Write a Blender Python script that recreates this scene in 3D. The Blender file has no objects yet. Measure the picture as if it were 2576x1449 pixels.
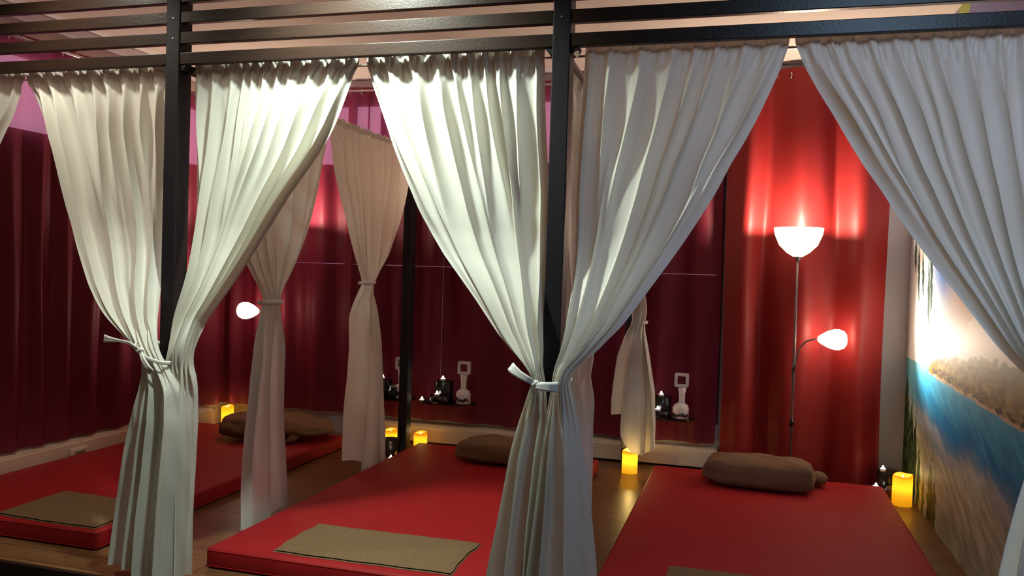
import bpy, bmesh, math, random
from mathutils import Vector, Matrix
random.seed(7)
C = bpy.context.scene.collection
PI = math.pi

# ------------------------------------------------------------------ materials
def newmat(name):
    m = bpy.data.materials.new(name); m.use_nodes = True
    nt = m.node_tree; nt.nodes.clear()
    return m, nt, nt.nodes.new('ShaderNodeOutputMaterial')

def principled(name, col, rough=0.6, metal=0.0, spec=0.5, noise=None, bump=None, **kw):
    m, nt, out = newmat(name)
    b = nt.nodes.new('ShaderNodeBsdfPrincipled')
    b.inputs['Base Color'].default_value = (*col, 1)
    b.inputs['Roughness'].default_value = rough
    b.inputs['Metallic'].default_value = metal
    b.inputs['Specular IOR Level'].default_value = spec
    for k, v in kw.items(): b.inputs[k].default_value = v
    nt.links.new(b.outputs[0], out.inputs[0])
    tc = nt.nodes.new('ShaderNodeTexCoord')
    if noise:
        sc, col2, stretch = noise
        mp = nt.nodes.new('ShaderNodeMapping'); mp.inputs['Scale'].default_value = stretch
        n = nt.nodes.new('ShaderNodeTexNoise'); n.inputs['Scale'].default_value = sc
        n.inputs['Detail'].default_value = 6
        mx = nt.nodes.new('ShaderNodeMix'); mx.data_type = 'RGBA'
        mx.inputs['A'].default_value = (*col, 1); mx.inputs['B'].default_value = (*col2, 1)
        nt.links.new(tc.outputs['Object'], mp.inputs[0]); nt.links.new(mp.outputs[0], n.inputs[0])
        nt.links.new(n.outputs[0], mx.inputs['Factor']); nt.links.new(mx.outputs['Result'], b.inputs['Base Color'])
    if bump:
        sc, st = bump
        n2 = nt.nodes.new('ShaderNodeTexNoise'); n2.inputs['Scale'].default_value = sc
        bp = nt.nodes.new('ShaderNodeBump'); bp.inputs['Strength'].default_value = st
        bp.inputs['Distance'].default_value = 0.005
        nt.links.new(tc.outputs['Object'], n2.inputs[0]); nt.links.new(n2.outputs[0], bp.inputs['Height'])
        nt.links.new(bp.outputs[0], b.inputs['Normal'])
    return m

def cloth(name, col, tcol, trans=0.3, clear=0.0, ccol=(1, 1, 1), bump=(120, 0.15), gloss=0.0):
    m, nt, out = newmat(name)
    d = nt.nodes.new('ShaderNodeBsdfDiffuse'); d.inputs[0].default_value = (*col, 1)
    t = nt.nodes.new('ShaderNodeBsdfTranslucent'); t.inputs[0].default_value = (*tcol, 1)
    mx = nt.nodes.new('ShaderNodeMixShader'); mx.inputs[0].default_value = trans
    nt.links.new(d.outputs[0], mx.inputs[1]); nt.links.new(t.outputs[0], mx.inputs[2])
    last = mx
    if gloss:
        g = nt.nodes.new('ShaderNodeBsdfGlossy'); g.inputs['Roughness'].default_value = 0.5
        g.inputs[0].default_value = (0.9, 0.9, 0.9, 1)
        m3 = nt.nodes.new('ShaderNodeMixShader'); m3.inputs[0].default_value = gloss
        nt.links.new(last.outputs[0], m3.inputs[1]); nt.links.new(g.outputs[0], m3.inputs[2]); last = m3
    if clear:
        tr = nt.nodes.new('ShaderNodeBsdfTransparent'); tr.inputs[0].default_value = (*ccol, 1)
        m2 = nt.nodes.new('ShaderNodeMixShader'); m2.inputs[0].default_value = clear
        nt.links.new(last.outputs[0], m2.inputs[1]); nt.links.new(tr.outputs[0], m2.inputs[2]); last = m2
    nt.links.new(last.outputs[0], out.inputs[0])
    tc = nt.nodes.new('ShaderNodeTexCoord')
    n2 = nt.nodes.new('ShaderNodeTexNoise'); n2.inputs['Scale'].default_value = bump[0]
    n2.inputs['Detail'].default_value = 4
    bp = nt.nodes.new('ShaderNodeBump'); bp.inputs['Strength'].default_value = bump[1]
    bp.inputs['Distance'].default_value = 0.004
    nt.links.new(tc.outputs['Object'], n2.inputs[0]); nt.links.new(n2.outputs[0], bp.inputs['Height'])
    nt.links.new(bp.outputs[0], d.inputs['Normal'])
    return m

def emit(name, col, st):
    m, nt, out = newmat(name)
    e = nt.nodes.new('ShaderNodeEmission'); e.inputs[0].default_value = (*col, 1); e.inputs[1].default_value = st
    nt.links.new(e.outputs[0], out.inputs[0]); return m

M = {}
M['white_cloth'] = cloth('white curtain cotton', (0.80, 0.79, 0.72), (0.78, 0.68, 0.54), 0.26, bump=(90, 0.12), gloss=0.04)
M['tie'] = cloth('white tie cotton', (0.84, 0.82, 0.78), (0.8, 0.75, 0.65), 0.2)
M['red_sheer'] = cloth('dark red sheer curtain', (0.17, 0.016, 0.034), (0.60, 0.12, 0.20), 0.22, clear=0.12, ccol=(1.0, 0.62, 0.72), bump=(60, 0.1), gloss=0.012)
M['red_curtain'] = cloth('red curtain satin', (0.22, 0.014, 0.014), (0.5, 0.03, 0.03), 0.05, bump=(60, 0.1), gloss=0.02)
M['dark_wood'] = principled('dark stained pine', (0.016, 0.008, 0.006), 0.36, noise=(6, (0.038, 0.019, 0.012), (1, 12, 12)), bump=(90, 0.12), spec=0.35)
M['post_wood'] = principled('near black stained post', (0.008, 0.006, 0.008), 0.55, noise=(6, (0.016, 0.010, 0.012), (12, 12, 1)), bump=(90, 0.12), spec=0.3)
M['red_vinyl'] = principled('red mattress cover', (0.36, 0.012, 0.014), 0.62, noise=(2.2, (0.32, 0.010, 0.013), (1, 1, 1)), bump=(260, 0.10), spec=0.25)
M['brown_towel'] = principled('brown terry cloth', (0.27, 0.175, 0.095), 0.95, noise=(35, (0.20, 0.13, 0.07), (1, 1, 1)), bump=(320, 0.9), spec=0.1)
M['brown_velour'] = principled('brown velour', (0.23, 0.135, 0.078), 0.9, noise=(14, (0.18, 0.105, 0.062), (1, 1, 1)), bump=(300, 0.6), spec=0.1)
M['heater'] = principled('cream heater enamel', (0.66, 0.52, 0.40), 0.45)
M['heater_slot'] = principled('dark heater metal', (0.22, 0.17, 0.13), 0.5)  # darker metal for the heater feet and dial
M['metal'] = principled('brushed steel', (0.62, 0.58, 0.56), 0.28, 1.0)
M['grey_metal'] = principled('grey painted pole', (0.20, 0.17, 0.17), 0.35, 0.6)
M['black_gloss'] = principled('black lacquer', (0.008, 0.006, 0.006), 0.25)
M['black_glass'] = principled('dark glass', (0.02, 0.03, 0.03), 0.08, spec=0.8)
M['ceramic'] = principled('white ceramic', (0.62, 0.52, 0.52), 0.35)
M['ceramic_dark'] = principled('dark floral glaze', (0.03, 0.02, 0.03), 0.3)
M['bronze'] = principled('dark hammered bronze', (0.05, 0.035, 0.025), 0.35, 0.6, bump=(60, 0.5))
M['brown_glass'] = principled('brown glass votive', (0.25, 0.14, 0.09), 0.08, spec=0.8, **{'Transmission Weight': 0.5})
M['tin'] = principled('white tealight cup', (0.75, 0.68, 0.62), 0.35)
M['flame'] = emit('tealight flame', (1.0, 0.86, 0.70), 30)
M['shade'] = emit('lit glass shade', (1.0, 0.80, 0.58), 3.2)
M['bulb'] = emit('lit bulb', (1.0, 0.80, 0.58), 30)
M['wall'] = principled('cream wall paint', (0.60, 0.52, 0.47), 0.85, bump=(40, 0.05))
M['wall_grey'] = principled('pale grey wall paint', (0.50, 0.48, 0.50), 0.85, bump=(40, 0.05))
M['ceiling'] = principled('cream ceiling paint', (0.74, 0.68, 0.60), 0.9)
M['cornice'] = principled('mauve grey cornice paint', (0.50, 0.43, 0.45), 0.7)
M['window_frame'] = principled('dark brown window frame', (0.05, 0.03, 0.03), 0.5)
M['blind'] = principled('dark blackout blind', (0.10, 0.05, 0.09), 0.8, noise=(3, (0.04, 0.03, 0.05), (1, 1, 9)))
M['pane'] = emit('dusk daylight behind window', (0.92, 0.72, 0.95), 2.2)
M['dark_floor'] = principled('dark carpet', (0.03, 0.018, 0.02), 0.95)

def wax():
    m, nt, out = newmat('yellow wax')
    d = nt.nodes.new('ShaderNodeBsdfDiffuse'); d.inputs[0].default_value = (0.85, 0.62, 0.14, 1)
    t = nt.nodes.new('ShaderNodeBsdfTranslucent'); t.inputs[0].default_value = (1.0, 0.70, 0.08, 1)
    mx = nt.nodes.new('ShaderNodeMixShader'); mx.inputs[0].default_value = 0.6
    nt.links.new(d.outputs[0], mx.inputs[1]); nt.links.new(t.outputs[0], mx.inputs[2])
    nt.links.new(mx.outputs[0], out.inputs[0]); return m
M['wax'] = wax()

def floor_mat():
    m, nt, out = newmat('laminate planks')
    b = nt.nodes.new('ShaderNodeBsdfPrincipled'); b.inputs['Roughness'].default_value = 0.35
    tc = nt.nodes.new('ShaderNodeTexCoord')
    br = nt.nodes.new('ShaderNodeTexBrick')
    br.inputs['Color1'].default_value = (0.30, 0.145, 0.060, 1); br.inputs['Color2'].default_value = (0.22, 0.10, 0.042, 1)
    br.inputs['Mortar'].default_value = (0.06, 0.025, 0.01, 1); br.inputs['Scale'].default_value = 1
    br.inputs['Mortar Size'].default_value = 0.0025
    br.inputs['Brick Width'].default_value = 1.2; br.inputs['Row Height'].default_value = 0.14
    br.offset = 0.4
    mp = nt.nodes.new('ShaderNodeMapping'); mp.inputs['Scale'].default_value = (1.5, 22, 1)
    n = nt.nodes.new('ShaderNodeTexNoise'); n.inputs['Scale'].default_value = 3; n.inputs['Detail'].default_value = 8
    mx = nt.nodes.new('ShaderNodeMix'); mx.data_type = 'RGBA'; mx.blend_type = 'MULTIPLY'; mx.inputs['Factor'].default_value = 0.6
    nt.links.new(tc.outputs['Object'], br.inputs[0]); nt.links.new(tc.outputs['Object'], mp.inputs[0]); nt.links.new(mp.outputs[0], n.inputs[0])
    nt.links.new(br.outputs[0], mx.inputs['A']); nt.links.new(n.outputs[0], mx.inputs['B'])
    nt.links.new(mx.outputs['Result'], b.inputs['Base Color']); nt.links.new(b.outputs[0], out.inputs[0]); return m
M['floor'] = floor_mat()

def attr_mat(name, rough=0.6):
    m, nt, out = newmat(name)
    b = nt.nodes.new('ShaderNodeBsdfPrincipled'); b.inputs['Roughness'].default_value = rough
    b.inputs['Specular IOR Level'].default_value = 0.12
    a = nt.nodes.new('ShaderNodeAttribute'); a.attribute_name = 'print'
    nt.links.new(a.outputs['Color'], b.inputs['Base Color']); nt.links.new(b.outputs[0], out.inputs[0]); return m
M['mural'] = attr_mat('printed beach wallpaper', 0.55)

# ------------------------------------------------------------------ mesh helpers
def obj(name, bm, mat, parent=None, smooth=False):
    me = bpy.data.meshes.new(name); bm.normal_update(); bm.to_mesh(me); bm.free()
    o = bpy.data.objects.new(name, me); C.objects.link(o)
    for mm in (mat if isinstance(mat, list) else [mat]): me.materials.append(mm)
    if smooth:
        for p in me.polygons: p.use_smooth = True
    if parent:
        o.parent = parent; o.matrix_parent_inverse = Matrix.Translation(-parent.location)
    return o

def thing(name, label, cat, loc=(0, 0, 0), group=None):
    o = bpy.data.objects.new(name, None); C.objects.link(o); o.location = loc
    o.empty_display_size = 0.05
    o['label'] = label; o['category'] = cat
    if group: o['group'] = group
    return o
def tag(o, label, cat, group=None):
    o['label'] = label; o['category'] = cat
    if group: o['group'] = group
    return o
def struct(name, bm, mat, parent=None, smooth=False):
    o = obj(name, bm, mat, parent, smooth)
    if not parent: o['kind'] = 'structure'
    return o

def box(bm, x0, x1, y0, y1, z0, z1, bev=0.0, seg=2):
    r = bmesh.ops.create_cube(bm, size=1)
    vs = r['verts']
    for v in vs:
        v.co = Vector((x0 + (v.co.x + .5) * (x1 - x0), y0 + (v.co.y + .5) * (y1 - y0), z0 + (v.co.z + .5) * (z1 - z0)))
    if bev:
        es = {e for v in vs for e in v.link_edges}
        bmesh.ops.bevel(bm, geom=list(es), offset=bev, segments=seg, affect='EDGES', profile=0.5)
    return bm
def B(*a, **k): return box(bmesh.new(), *a, **k)

def lathe(bm, prof, c=(0, 0, 0), n=32, axis=None, mi=0):
    rings = []
    Mx = Matrix.Identity(3) if axis is None else Vector((0, 0, 1)).rotation_difference(Vector(axis)).to_matrix()
    for r, z in prof:
        ring = []
        for i in range(n):
            a = 2 * PI * i / n
            ring.append(bm.verts.new(Vector(c) + Mx @ Vector((max(r, 1e-5) * math.cos(a), max(r, 1e-5) * math.sin(a), z))))
        rings.append(ring)
    for a, b in zip(rings, rings[1:]):
        for i in range(n):
            f = bm.faces.new((a[i], a[(i + 1) % n], b[(i + 1) % n], b[i])); f.material_index = mi
    if prof[0][0] > 1e-4 and prof[0] != prof[-1]: bm.faces.new(rings[0][::-1])
    if prof[-1][0] > 1e-4 and prof[0] != prof[-1]: bm.faces.new(rings[-1])
    return bm
def L(prof, c, n=32, axis=None): return lathe(bmesh.new(), prof, c, n, axis)

def tube(bm, pts, r, n=10, cap=True):
    pts = [Vector(p) for p in pts]; rs = r if isinstance(r, (list, tuple)) else [r] * len(pts)
    rings = []
    up = Vector((0, 0, 1))
    for i, p in enumerate(pts):
        d = (pts[min(i + 1, len(pts) - 1)] - pts[max(i - 1, 0)]).normalized()
        a = d.cross(up)
        if a.length < 0.05: a = d.cross(Vector((1, 0, 0)))
        a.normalize(); b = d.cross(a)
        rings.append([bm.verts.new(p + (a * math.cos(2 * PI * k / n) + b * math.sin(2 * PI * k / n)) * rs[i]) for k in range(n)])
    for a, b in zip(rings, rings[1:]):
        for k in range(n): bm.faces.new((a[k], a[(k + 1) % n], b[(k + 1) % n], b[k]))
    if cap: bm.faces.new(rings[0][::-1]); bm.faces.new(rings[-1])
    return bm
def T(pts, r, n=10): return tube(bmesh.new(), pts, r, n)

def torus(bm, c, R_, r, axis=(0, 0, 1), n=20, k=8):
    q = Vector((0, 0, 1)).rotation_difference(Vector(axis)).to_matrix()
    g = [[bm.verts.new(Vector(c) + q @ Vector(((R_ + r * math.cos(2 * PI * j / k)) * math.cos(2 * PI * i / n), (R_ + r * math.cos(2 * PI * j / k)) * math.sin(2 * PI * i / n), r * math.sin(2 * PI * j / k)))) for j in range(k)] for i in range(n)]
    for i in range(n):
        for j in range(k):
            bm.faces.new((g[i][j], g[(i + 1) % n][j], g[(i + 1) % n][(j + 1) % k], g[i][(j + 1) % k]))
    return bm

def lerp_table(tab, z):
    """tab: descending z rows; returns interpolated tuple of the rest"""
    if z >= tab[0][0]: return tab[0][1:]
    for a, b in zip(tab, tab[1:]):
        if b[0] <= z <= a[0]:
            t = (a[0] - z) / (a[0] - b[0]) if a[0] != b[0] else 0
            return tuple(p + (q - p) * t for p, q in zip(a[1:], b[1:]))
    return tab[-1][1:]
def sstep(a, b, x):
    t = min(1, max(0, (x - a) / (b - a))); return t * t * (3 - 2 * t)

# ------------------------------------------------------------------ room
XL, XR, YB, ZC = -4.47, 1.07, 6.35, 2.97
ZF = -0.15
struct('floor', B(XL, XR, 3.04, YB, -0.04, 0.0), M['floor'])
struct('floor_front', B(XL, XR, -2.5, 3.02, ZF - .05, ZF), M['dark_floor'])
struct('trim_3', B(XL, XR, 3.015, 3.04, ZF, 0.003), M['dark_wood'])
struct('ceiling', B(XL - .1, XR + .1, -2.5, YB + .1, ZC, ZC + .05), M['ceiling'])
W1x0, W1x1, W1z0, W1z1 = -4.30, -0.20, 0.32, 2.83
bm = bmesh.new()
box(bm, XL - .1, W1x0, YB, YB + .12, 0, ZC); box(bm, W1x1, XR + .1, YB, YB + .12, 0, ZC)
box(bm, W1x0, W1x1, YB, YB + .12, 0, W1z0); box(bm, W1x0, W1x1, YB, YB + .12, W1z1, ZC)
struct('wall_back', bm, M['wall_grey'])
W2y0, W2y1, W2z0, W2z1 = 3.3, 6.1, 0.32, 2.74
bm = bmesh.new()
box(bm, XL - .12, XL, -2.5, W2y0, ZF, ZC); box(bm, XL - .12, XL, W2y1, YB, ZF, ZC)
box(bm, XL - .12, XL, W2y0, W2y1, ZF, W2z0); box(bm, XL - .12, XL, W2y0, W2y1, W2z1, ZC)
struct('wall_left', bm, M['wall'])
struct('wall_right', B(XR, XR + .1, -2.5, YB, ZF, ZC), M['wall_grey'])
struct('wall_front', B(XL, XR, -2.6, -2.5, ZF, ZC), M['wall'])
# cornices
bm = bmesh.new(); box(bm, XL, XR, YB - .05, YB, ZC - .075, ZC, bev=.012)
struct('trim_1', bm, M['cornice'])
bm = bmesh.new(); box(bm, XL, XL + .05, 2.6, YB - .05, ZC - .075, ZC, bev=.012)
struct('trim_2', bm, M['cornice'])

# back window
def window_back():
    w = bpy.data.objects.new('window_1', None); C.objects.link(w); w['kind'] = 'structure'; w.location = (-2.25, YB, W1z0)
    bm = bmesh.new()
    box(bm, W1x0, W1x1, YB + .02, YB + .08, W1z1 - .06, W1z1); box(bm, W1x0, W1x1, YB + .02, YB + .08, W1z0, W1z0 + .05)
    for x in (W1x0, -3.32, -3.02, -2.3, -1.95, -1.2, W1x1 - .05): box(bm, x, x + .055, YB + .02, YB + .08, W1z0 + .05, W1z1 - .06)
    obj('window_frame', bm, M['window_frame'], w)
    obj('pane', B(W1x0, W1x1, YB + .10, YB + .11, W1z0, W1z1), M['pane'], w)
    xs = [W1x0, -3.26, -2.418, -1.35, W1x1]
    for a, b in zip(xs, xs[1:]):
        bm = bmesh.new()
        box(bm, a + .002, b - .002, YB + .004, YB + .012, W1z0, 1.434)
        box(bm, a + .002, b - .002, YB + .004, YB + .012, 1.437, 2.275)
        obj('blind', bm, M['blind'], w)
window_back()
def window_left():
    w = bpy.data.objects.new('window_2', None); C.objects.link(w); w['kind'] = 'structure'; w.location = (XL, 4.7, W2z0)
    bm = bmesh.new()
    box(bm, XL - .08, XL - .02, W2y0, W2y1, W2z1 - .05, W2z1); box(bm, XL - .08, XL - .02, W2y0, W2y1, W2z0, W2z0 + .05)
    for y in (W2y0, 3.9, 4.55, 5.3, W2y1 - .05): box(bm, XL - .08, XL - .02, y, y + .05, W2z0 + .05, W2z1 - .05)
    obj('window_frame', bm, M['window_frame'], w)
    obj('pane', B(XL - .11, XL - .10, W2y0, W2y1, W2z0, W2z1), M['pane'], w)
    ys = [W2y0, 4.2, 5.15, W2y1]
    for a, b in zip(ys, ys[1:]):
        obj('blind', B(XL - .012, XL - .004, a + .001, b - .001, W2z0, 2.22), M['blind'], w)
window_left()

# ------------------------------------------------------------------ beach mural on the right wall
def clampf(x, a=0., b=1.): return max(a, min(b, x))
def mixc(a, b, t): return tuple(p + (q - p) * t for p, q in zip(a, b))
from mathutils import noise as NZ
def poly(y, pts):
    pts = sorted(pts)
    if y <= pts[0][0]: return pts[0][1]
    for a, b in zip(pts, pts[1:]):
        if y <= b[0]: return a[1] + (b[1] - a[1]) * (y - a[0]) / (b[0] - a[0])
    return pts[-1][1]
def mural_col(y, z):
    n = NZ.fractal(Vector((y * 3, z * 3, 0)), 1.0, 2.0, 4)
    nf = NZ.fractal(Vector((y * 14, z * 14, 3)), 1.0, 2.0, 4)
    ns = NZ.fractal(Vector((y * 2.2 + z * 5, z * 22 - y * 10, 5)), 1.0, 2.0, 4)
    # sky: lavender high, peach near the horizon, pale part also painted with lamp glare
    sky = mixc((0.90, 0.90, 0.86), (0.18, 0.26, 0.60), sstep(1.5, 2.6, z + n * .25))
    pb = math.exp(-((y - 5.25) / .38) ** 2 - ((z - 1.52) / .22) ** 2)
    sky = mixc(sky, (0.06, 0.22, 0.62), clampf(pb * 1.1 + n * .1))
    pe = math.exp(-((y - 4.55) / .5) ** 2 - ((z - 1.38) / .16) ** 2)
    sky = mixc(sky, (0.66, 0.42, 0.22), clampf(pe))
    col = sky
    # white sunlit cloud standing on the headland
    if (y - 4.35) ** 2 / .09 + (z - 1.13) ** 2 / .026 < 1 + n * .8: col = (0.92, 0.88, 0.78)
    # sea: shoreline of headland as upper edge
    hl_low = poly(y, [(3.0, .83), (3.72, .87), (4.5, .885), (5.6, .905)])
    hl_top = poly(y, [(3.0, 1.06), (3.75, 1.09), (4.4, 1.075), (5.2, 1.0), (5.48, .965), (5.6, .91)]) + nf * .03
    sea_top = .90
    if z < sea_top:
        deep = sstep(.90, .55, z)
        sea = mixc((0.07, 0.48, 0.78), (0.004, 0.20, 0.52), clampf(deep + ns * .5))
        sea = mixc(sea, (0.25, 0.60, 0.66), clampf(sstep(5.6, 6.4, y) * .7 + sstep(.82, .9, z) * .35))
        col = sea
        # wet sand and foam in the foreground
        shore = poly(y, [(3.0, .30), (3.7, .40), (4.2, .50), (5.0, .46), (5.6, .56), (6.3, .60)])
        t = sstep(shore + .16, shore - .12, z + n * .06)
        sand = mixc((0.34, 0.37, 0.25), (0.60, 0.66, 0.54), clampf(.4 + ns * .9))
        col = mixc(col, sand, t)
        fo = math.exp(-((z - shore - .02 - ns * .05) / .03) ** 2)
        col = mixc(col, (0.55, 0.58, 0.55), clampf(fo * .5))
    if y < 5.6 and hl_low - .035 < z <= hl_low + .01: col = (0.62, 0.50, 0.34)
    if y < 5.6 and hl_low - .02 + nf * .02 < z < hl_top:
        g = NZ.fractal(Vector((y * 9, z * 26, 9)), 1.0, 2.0, 4)
        h = mixc((0.17, 0.10, 0.025), (0.48, 0.36, 0.10), clampf(.5 + g))
        col = mixc(h, (0.26, 0.27, 0.08), sstep(4.6, 3.9, y) * sstep(hl_low, hl_top, z) * .8)
        if z < hl_low + .03 and g > .15: col = (0.05, 0.035, 0.02)
    # dark reeds rising from the corner
    for (cy, w, top) in ((6.28, .16, .86), (6.08, .10, .72), (5.93, .07, .62), (5.78, .05, .42), (5.62, .03, .30), (5.42, .075, .40), (5.30, .05, .33)):
        d = abs(y - cy - .01 * math.sin(z * 60))
        ww = w * (1 - sstep(top * .45, top, z)) + nf * .02
        if d < ww and z < top: col = mixc((0.012, 0.035, 0.015), (0.10, 0.15, 0.03), clampf(.35 + nf * 1.4))
    # palm leaf blades hanging in the sky
    for (cy, z0, z1) in ((6.06, 1.72, 1.30), (5.92, 1.66, 1.34), (5.72, 1.60, 1.16), (5.66, 1.74, 1.25), (6.2, 1.8, 1.5)):
        if z1 < z < z0:
            tt = (z - z1) / (z0 - z1)
            if abs(y - cy + (1 - tt) * .06 + nf * .02) < .035 * math.sin(PI * (0.15 + .85 * tt)): col = (0.05, 0.09, 0.07)
    # yellow green leaf rising to the ceiling
    if z > 2.55 and abs(y - 5.08 + (z - 2.9) * .9) < .16: col = (0.36, 0.42, 0.12)
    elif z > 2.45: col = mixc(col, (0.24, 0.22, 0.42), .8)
    return col
def build_mural():
    y0, y1, z0, z1 = 1.2, 6.345, 0.0, ZC - .001
    ny, nz = 460, 360
    bm = bmesh.new(); lay = bm.verts.layers.float_color.new('print')
    g = []
    for i in range(ny + 1):
        # finer where the photo sees it
        y = y1 - (y1 - y0) * (i / ny) ** 1.25
        row = []
        for j in range(nz + 1):
            z = z0 + (z1 - z0) * j / nz
            v = bm.verts.new((XR - .004, y, z)); v[lay] = (*mural_col(y, z), 1); row.append(v)
        g.append(row)
    for i in range(ny):
        for j in range(nz):
            bm.faces.new((g[i][j], g[i][j + 1], g[i + 1][j + 1], g[i + 1][j]))
    edge = [e for e in bm.edges if e.is_boundary]
    r = bmesh.ops.extrude_edge_only(bm, edges=edge)
    for v in r['geom']:
        if isinstance(v, bmesh.types.BMVert): v.co.x = XR
    o = obj('wall_mural', bm, M['mural'])
    tag(o, 'beach mural of blue sea, sand and grassy headland covering the right wall', 'mural')
build_mural()

# ------------------------------------------------------------------ pergola
PX = [-4.405, -2.52, -0.74, 1.03]          # post centres
PW = .07
def build_pergola():
    p = thing('pergola', 'dark brown slatted wooden frame holding the white curtains above the red mattresses', 'pergola', (-1.63, 3.2, 0))
    fp = {}
    for x in PX:
        fp[x] = obj('post', B(x - PW / 2, x + PW / 2, 3.15, 3.24, 0.0, 2.76, bev=.004), M['post_wood'], p)
    for x, y in ((PX[1] + .01, 5.81), (-.83, 5.99)):
        obj('post', B(x - PW / 2, x + PW / 2, y, y + .09, 0.0, 2.33, bev=.004), M['post_wood'], p)
    for k in range(5):
        z = 2.295 + .0915 * k
        for a, b in zip(PX, PX[1:]):
            obj('slat', B(a + PW / 2, b - PW / 2, 3.155, 3.187, z, z + .052, bev=.003), M['dark_wood'], p)
    for a, b in zip(PX, PX[1:]):
        obj('curtain_rod', T([(a + PW / 2, 3.252, 2.280), (b - PW / 2, 3.252, 2.280)], .005), M['metal'], p)
    for x in (PX[1], PX[2]):
        for s in (-1, 1):
            bm = bmesh.new()
            vs = [bm.verts.new((x + s * (PW / 2), y, z)) for y in (3.16, 3.23) for z in (2.268, 2.295)]
            ws = [bm.verts.new((x + s * (PW / 2 + (.012 if z < 2.28 else .034)), y, z)) for y in (3.16, 3.23) for z in (2.268, 2.295)]
            bm.faces.new([vs[i] for i in (0, 1, 3, 2)]); bm.faces.new([ws[i] for i in (2, 3, 1, 0)])
            for i, j in ((0, 1), (1, 3), (3, 2), (2, 0)): bm.faces.new((vs[i], vs[j], ws[j], ws[i]))
            bmesh.ops.recalc_face_normals(bm, faces=bm.faces)
            obj('bracket', bm, M['post_wood'], p)
        obj('side_rod', T([(x + (.01 if x < -1 else 0), 3.24, 2.285), (x + (.01 if x < -1 else -.09), 5.82 if x < -1 else 6.0, 2.285)], .014), M['dark_wood'], p)
        for z in (2.41, 2.50, 2.59):
            bm = L([(.0001, -.002), (.0042, -.002), (.0042, 0), (.0001, .001)], (x, 3.1495, z), 12, (0, -1, 0))
            obj('screw', bm, M['metal'], fp[x])
build_pergola()

# ------------------------------------------------------------------ white tied curtains
T1 = [(2.29, -3.421, -2.61), (2.2, -3.365, -2.609), (2.11, -3.323, -2.608), (2.02, -3.291, -2.607), (1.93, -3.259, -2.605), (1.84, -3.231, -2.604), (1.75, -3.203, -2.602), (1.66, -3.172, -2.597), (1.57, -3.132, -2.587), (1.48, -3.081, -2.578), (1.39, -3.01, -2.569), (1.3, -2.933, -2.556), (1.22, -2.849, -2.539), (1.167, -2.787, -2.529), (1.114, -2.713, -2.513), (1.061, -2.639, -2.496), (1.009, -2.580, -2.474), (0.956, -2.562, -2.44), (0.903, -2.571, -2.40), (0.85, -2.586, -2.365), (0.7, -2.626, -2.335), (0.564, -2.662, -2.33), (0.428, -2.685, -2.33), (0.292, -2.707, -2.335), (0.156, -2.725, -2.338), (0.02, -2.74, -2.34)]
T2 = [(2.29, -2.459, -1.635), (2.2, -2.456, -1.677), (2.11, -2.454, -1.715), (2.02, -2.451, -1.756), (1.93, -2.451, -1.807), (1.84, -2.451, -1.872), (1.75, -2.451, -1.943), (1.66, -2.45, -2.008), (1.57, -2.447, -2.069), (1.48, -2.444, -2.124), (1.39, -2.441, -2.174), (1.3, -2.443, -2.222), (1.22, -2.45, -2.268), (1.167, -2.456, -2.299), (1.114, -2.463, -2.314), (1.061, -2.468, -2.329), (1.009, -2.475, -2.34), (0.956, -2.489, -2.343), (0.903, -2.497, -2.33), (0.85, -2.505, -2.326), (0.7, -2.525, -2.324), (0.564, -2.534, -2.33), (0.428, -2.542, -2.335), (0.292, -2.545, -2.335), (0.156, -2.547, -2.335), (0.02, -2.549, -2.335)]
T3 = [(2.29, -1.607, -0.826), (2.2, -1.578, -0.822), (2.11, -1.544, -0.818), (2.02, -1.509, -0.814), (1.93, -1.474, -0.808), (1.84, -1.434, -0.802), (1.75, -1.391, -0.796), (1.66, -1.349, -0.795), (1.57, -1.294, -0.795), (1.48, -1.23, -0.79), (1.39, -1.149, -0.784), (1.3, -1.066, -0.781), (1.22, -0.996, -0.778), (1.167, -0.95, -0.771), (1.114, -0.895, -0.764), (1.061, -0.835, -0.763), (1.009, -0.794, -0.75), (0.956, -0.81, -0.743), (0.903, -0.83, -0.741), (0.85, -0.843, -0.74), (0.7, -0.875, -0.75), (0.564, -0.896, -0.756), (0.428, -0.917, -0.764), (0.292, -0.943, -0.765), (0.156, -0.965, -0.766), (0.02, -0.98, -0.766)]
T4 = [(2.29, -0.66, 0.105), (2.2, -0.664, 0.078), (2.11, -0.668, 0.041), (2.02, -0.672, 0.002), (1.93, -0.674, -0.043), (1.84, -0.676, -0.094), (1.75, -0.679, -0.135), (1.66, -0.677, -0.186), (1.57, -0.674, -0.24), (1.48, -0.671, -0.297), (1.39, -0.67, -0.355), (1.3, -0.673, -0.413), (1.22, -0.678, -0.466), (1.167, -0.682, -0.516), (1.114, -0.69, -0.561), (1.061, -0.706, -0.623), (1.009, -0.712, -0.646), (0.956, -0.719, -0.633), (0.903, -0.73, -0.621), (0.85, -0.739, -0.609), (0.7, -0.759, -0.575), (0.564, -0.775, -0.556), (0.428, -0.793, -0.537), (0.292, -0.812, -0.521), (0.156, -0.825, -0.517), (0.02, -0.835, -0.515)]
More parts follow.
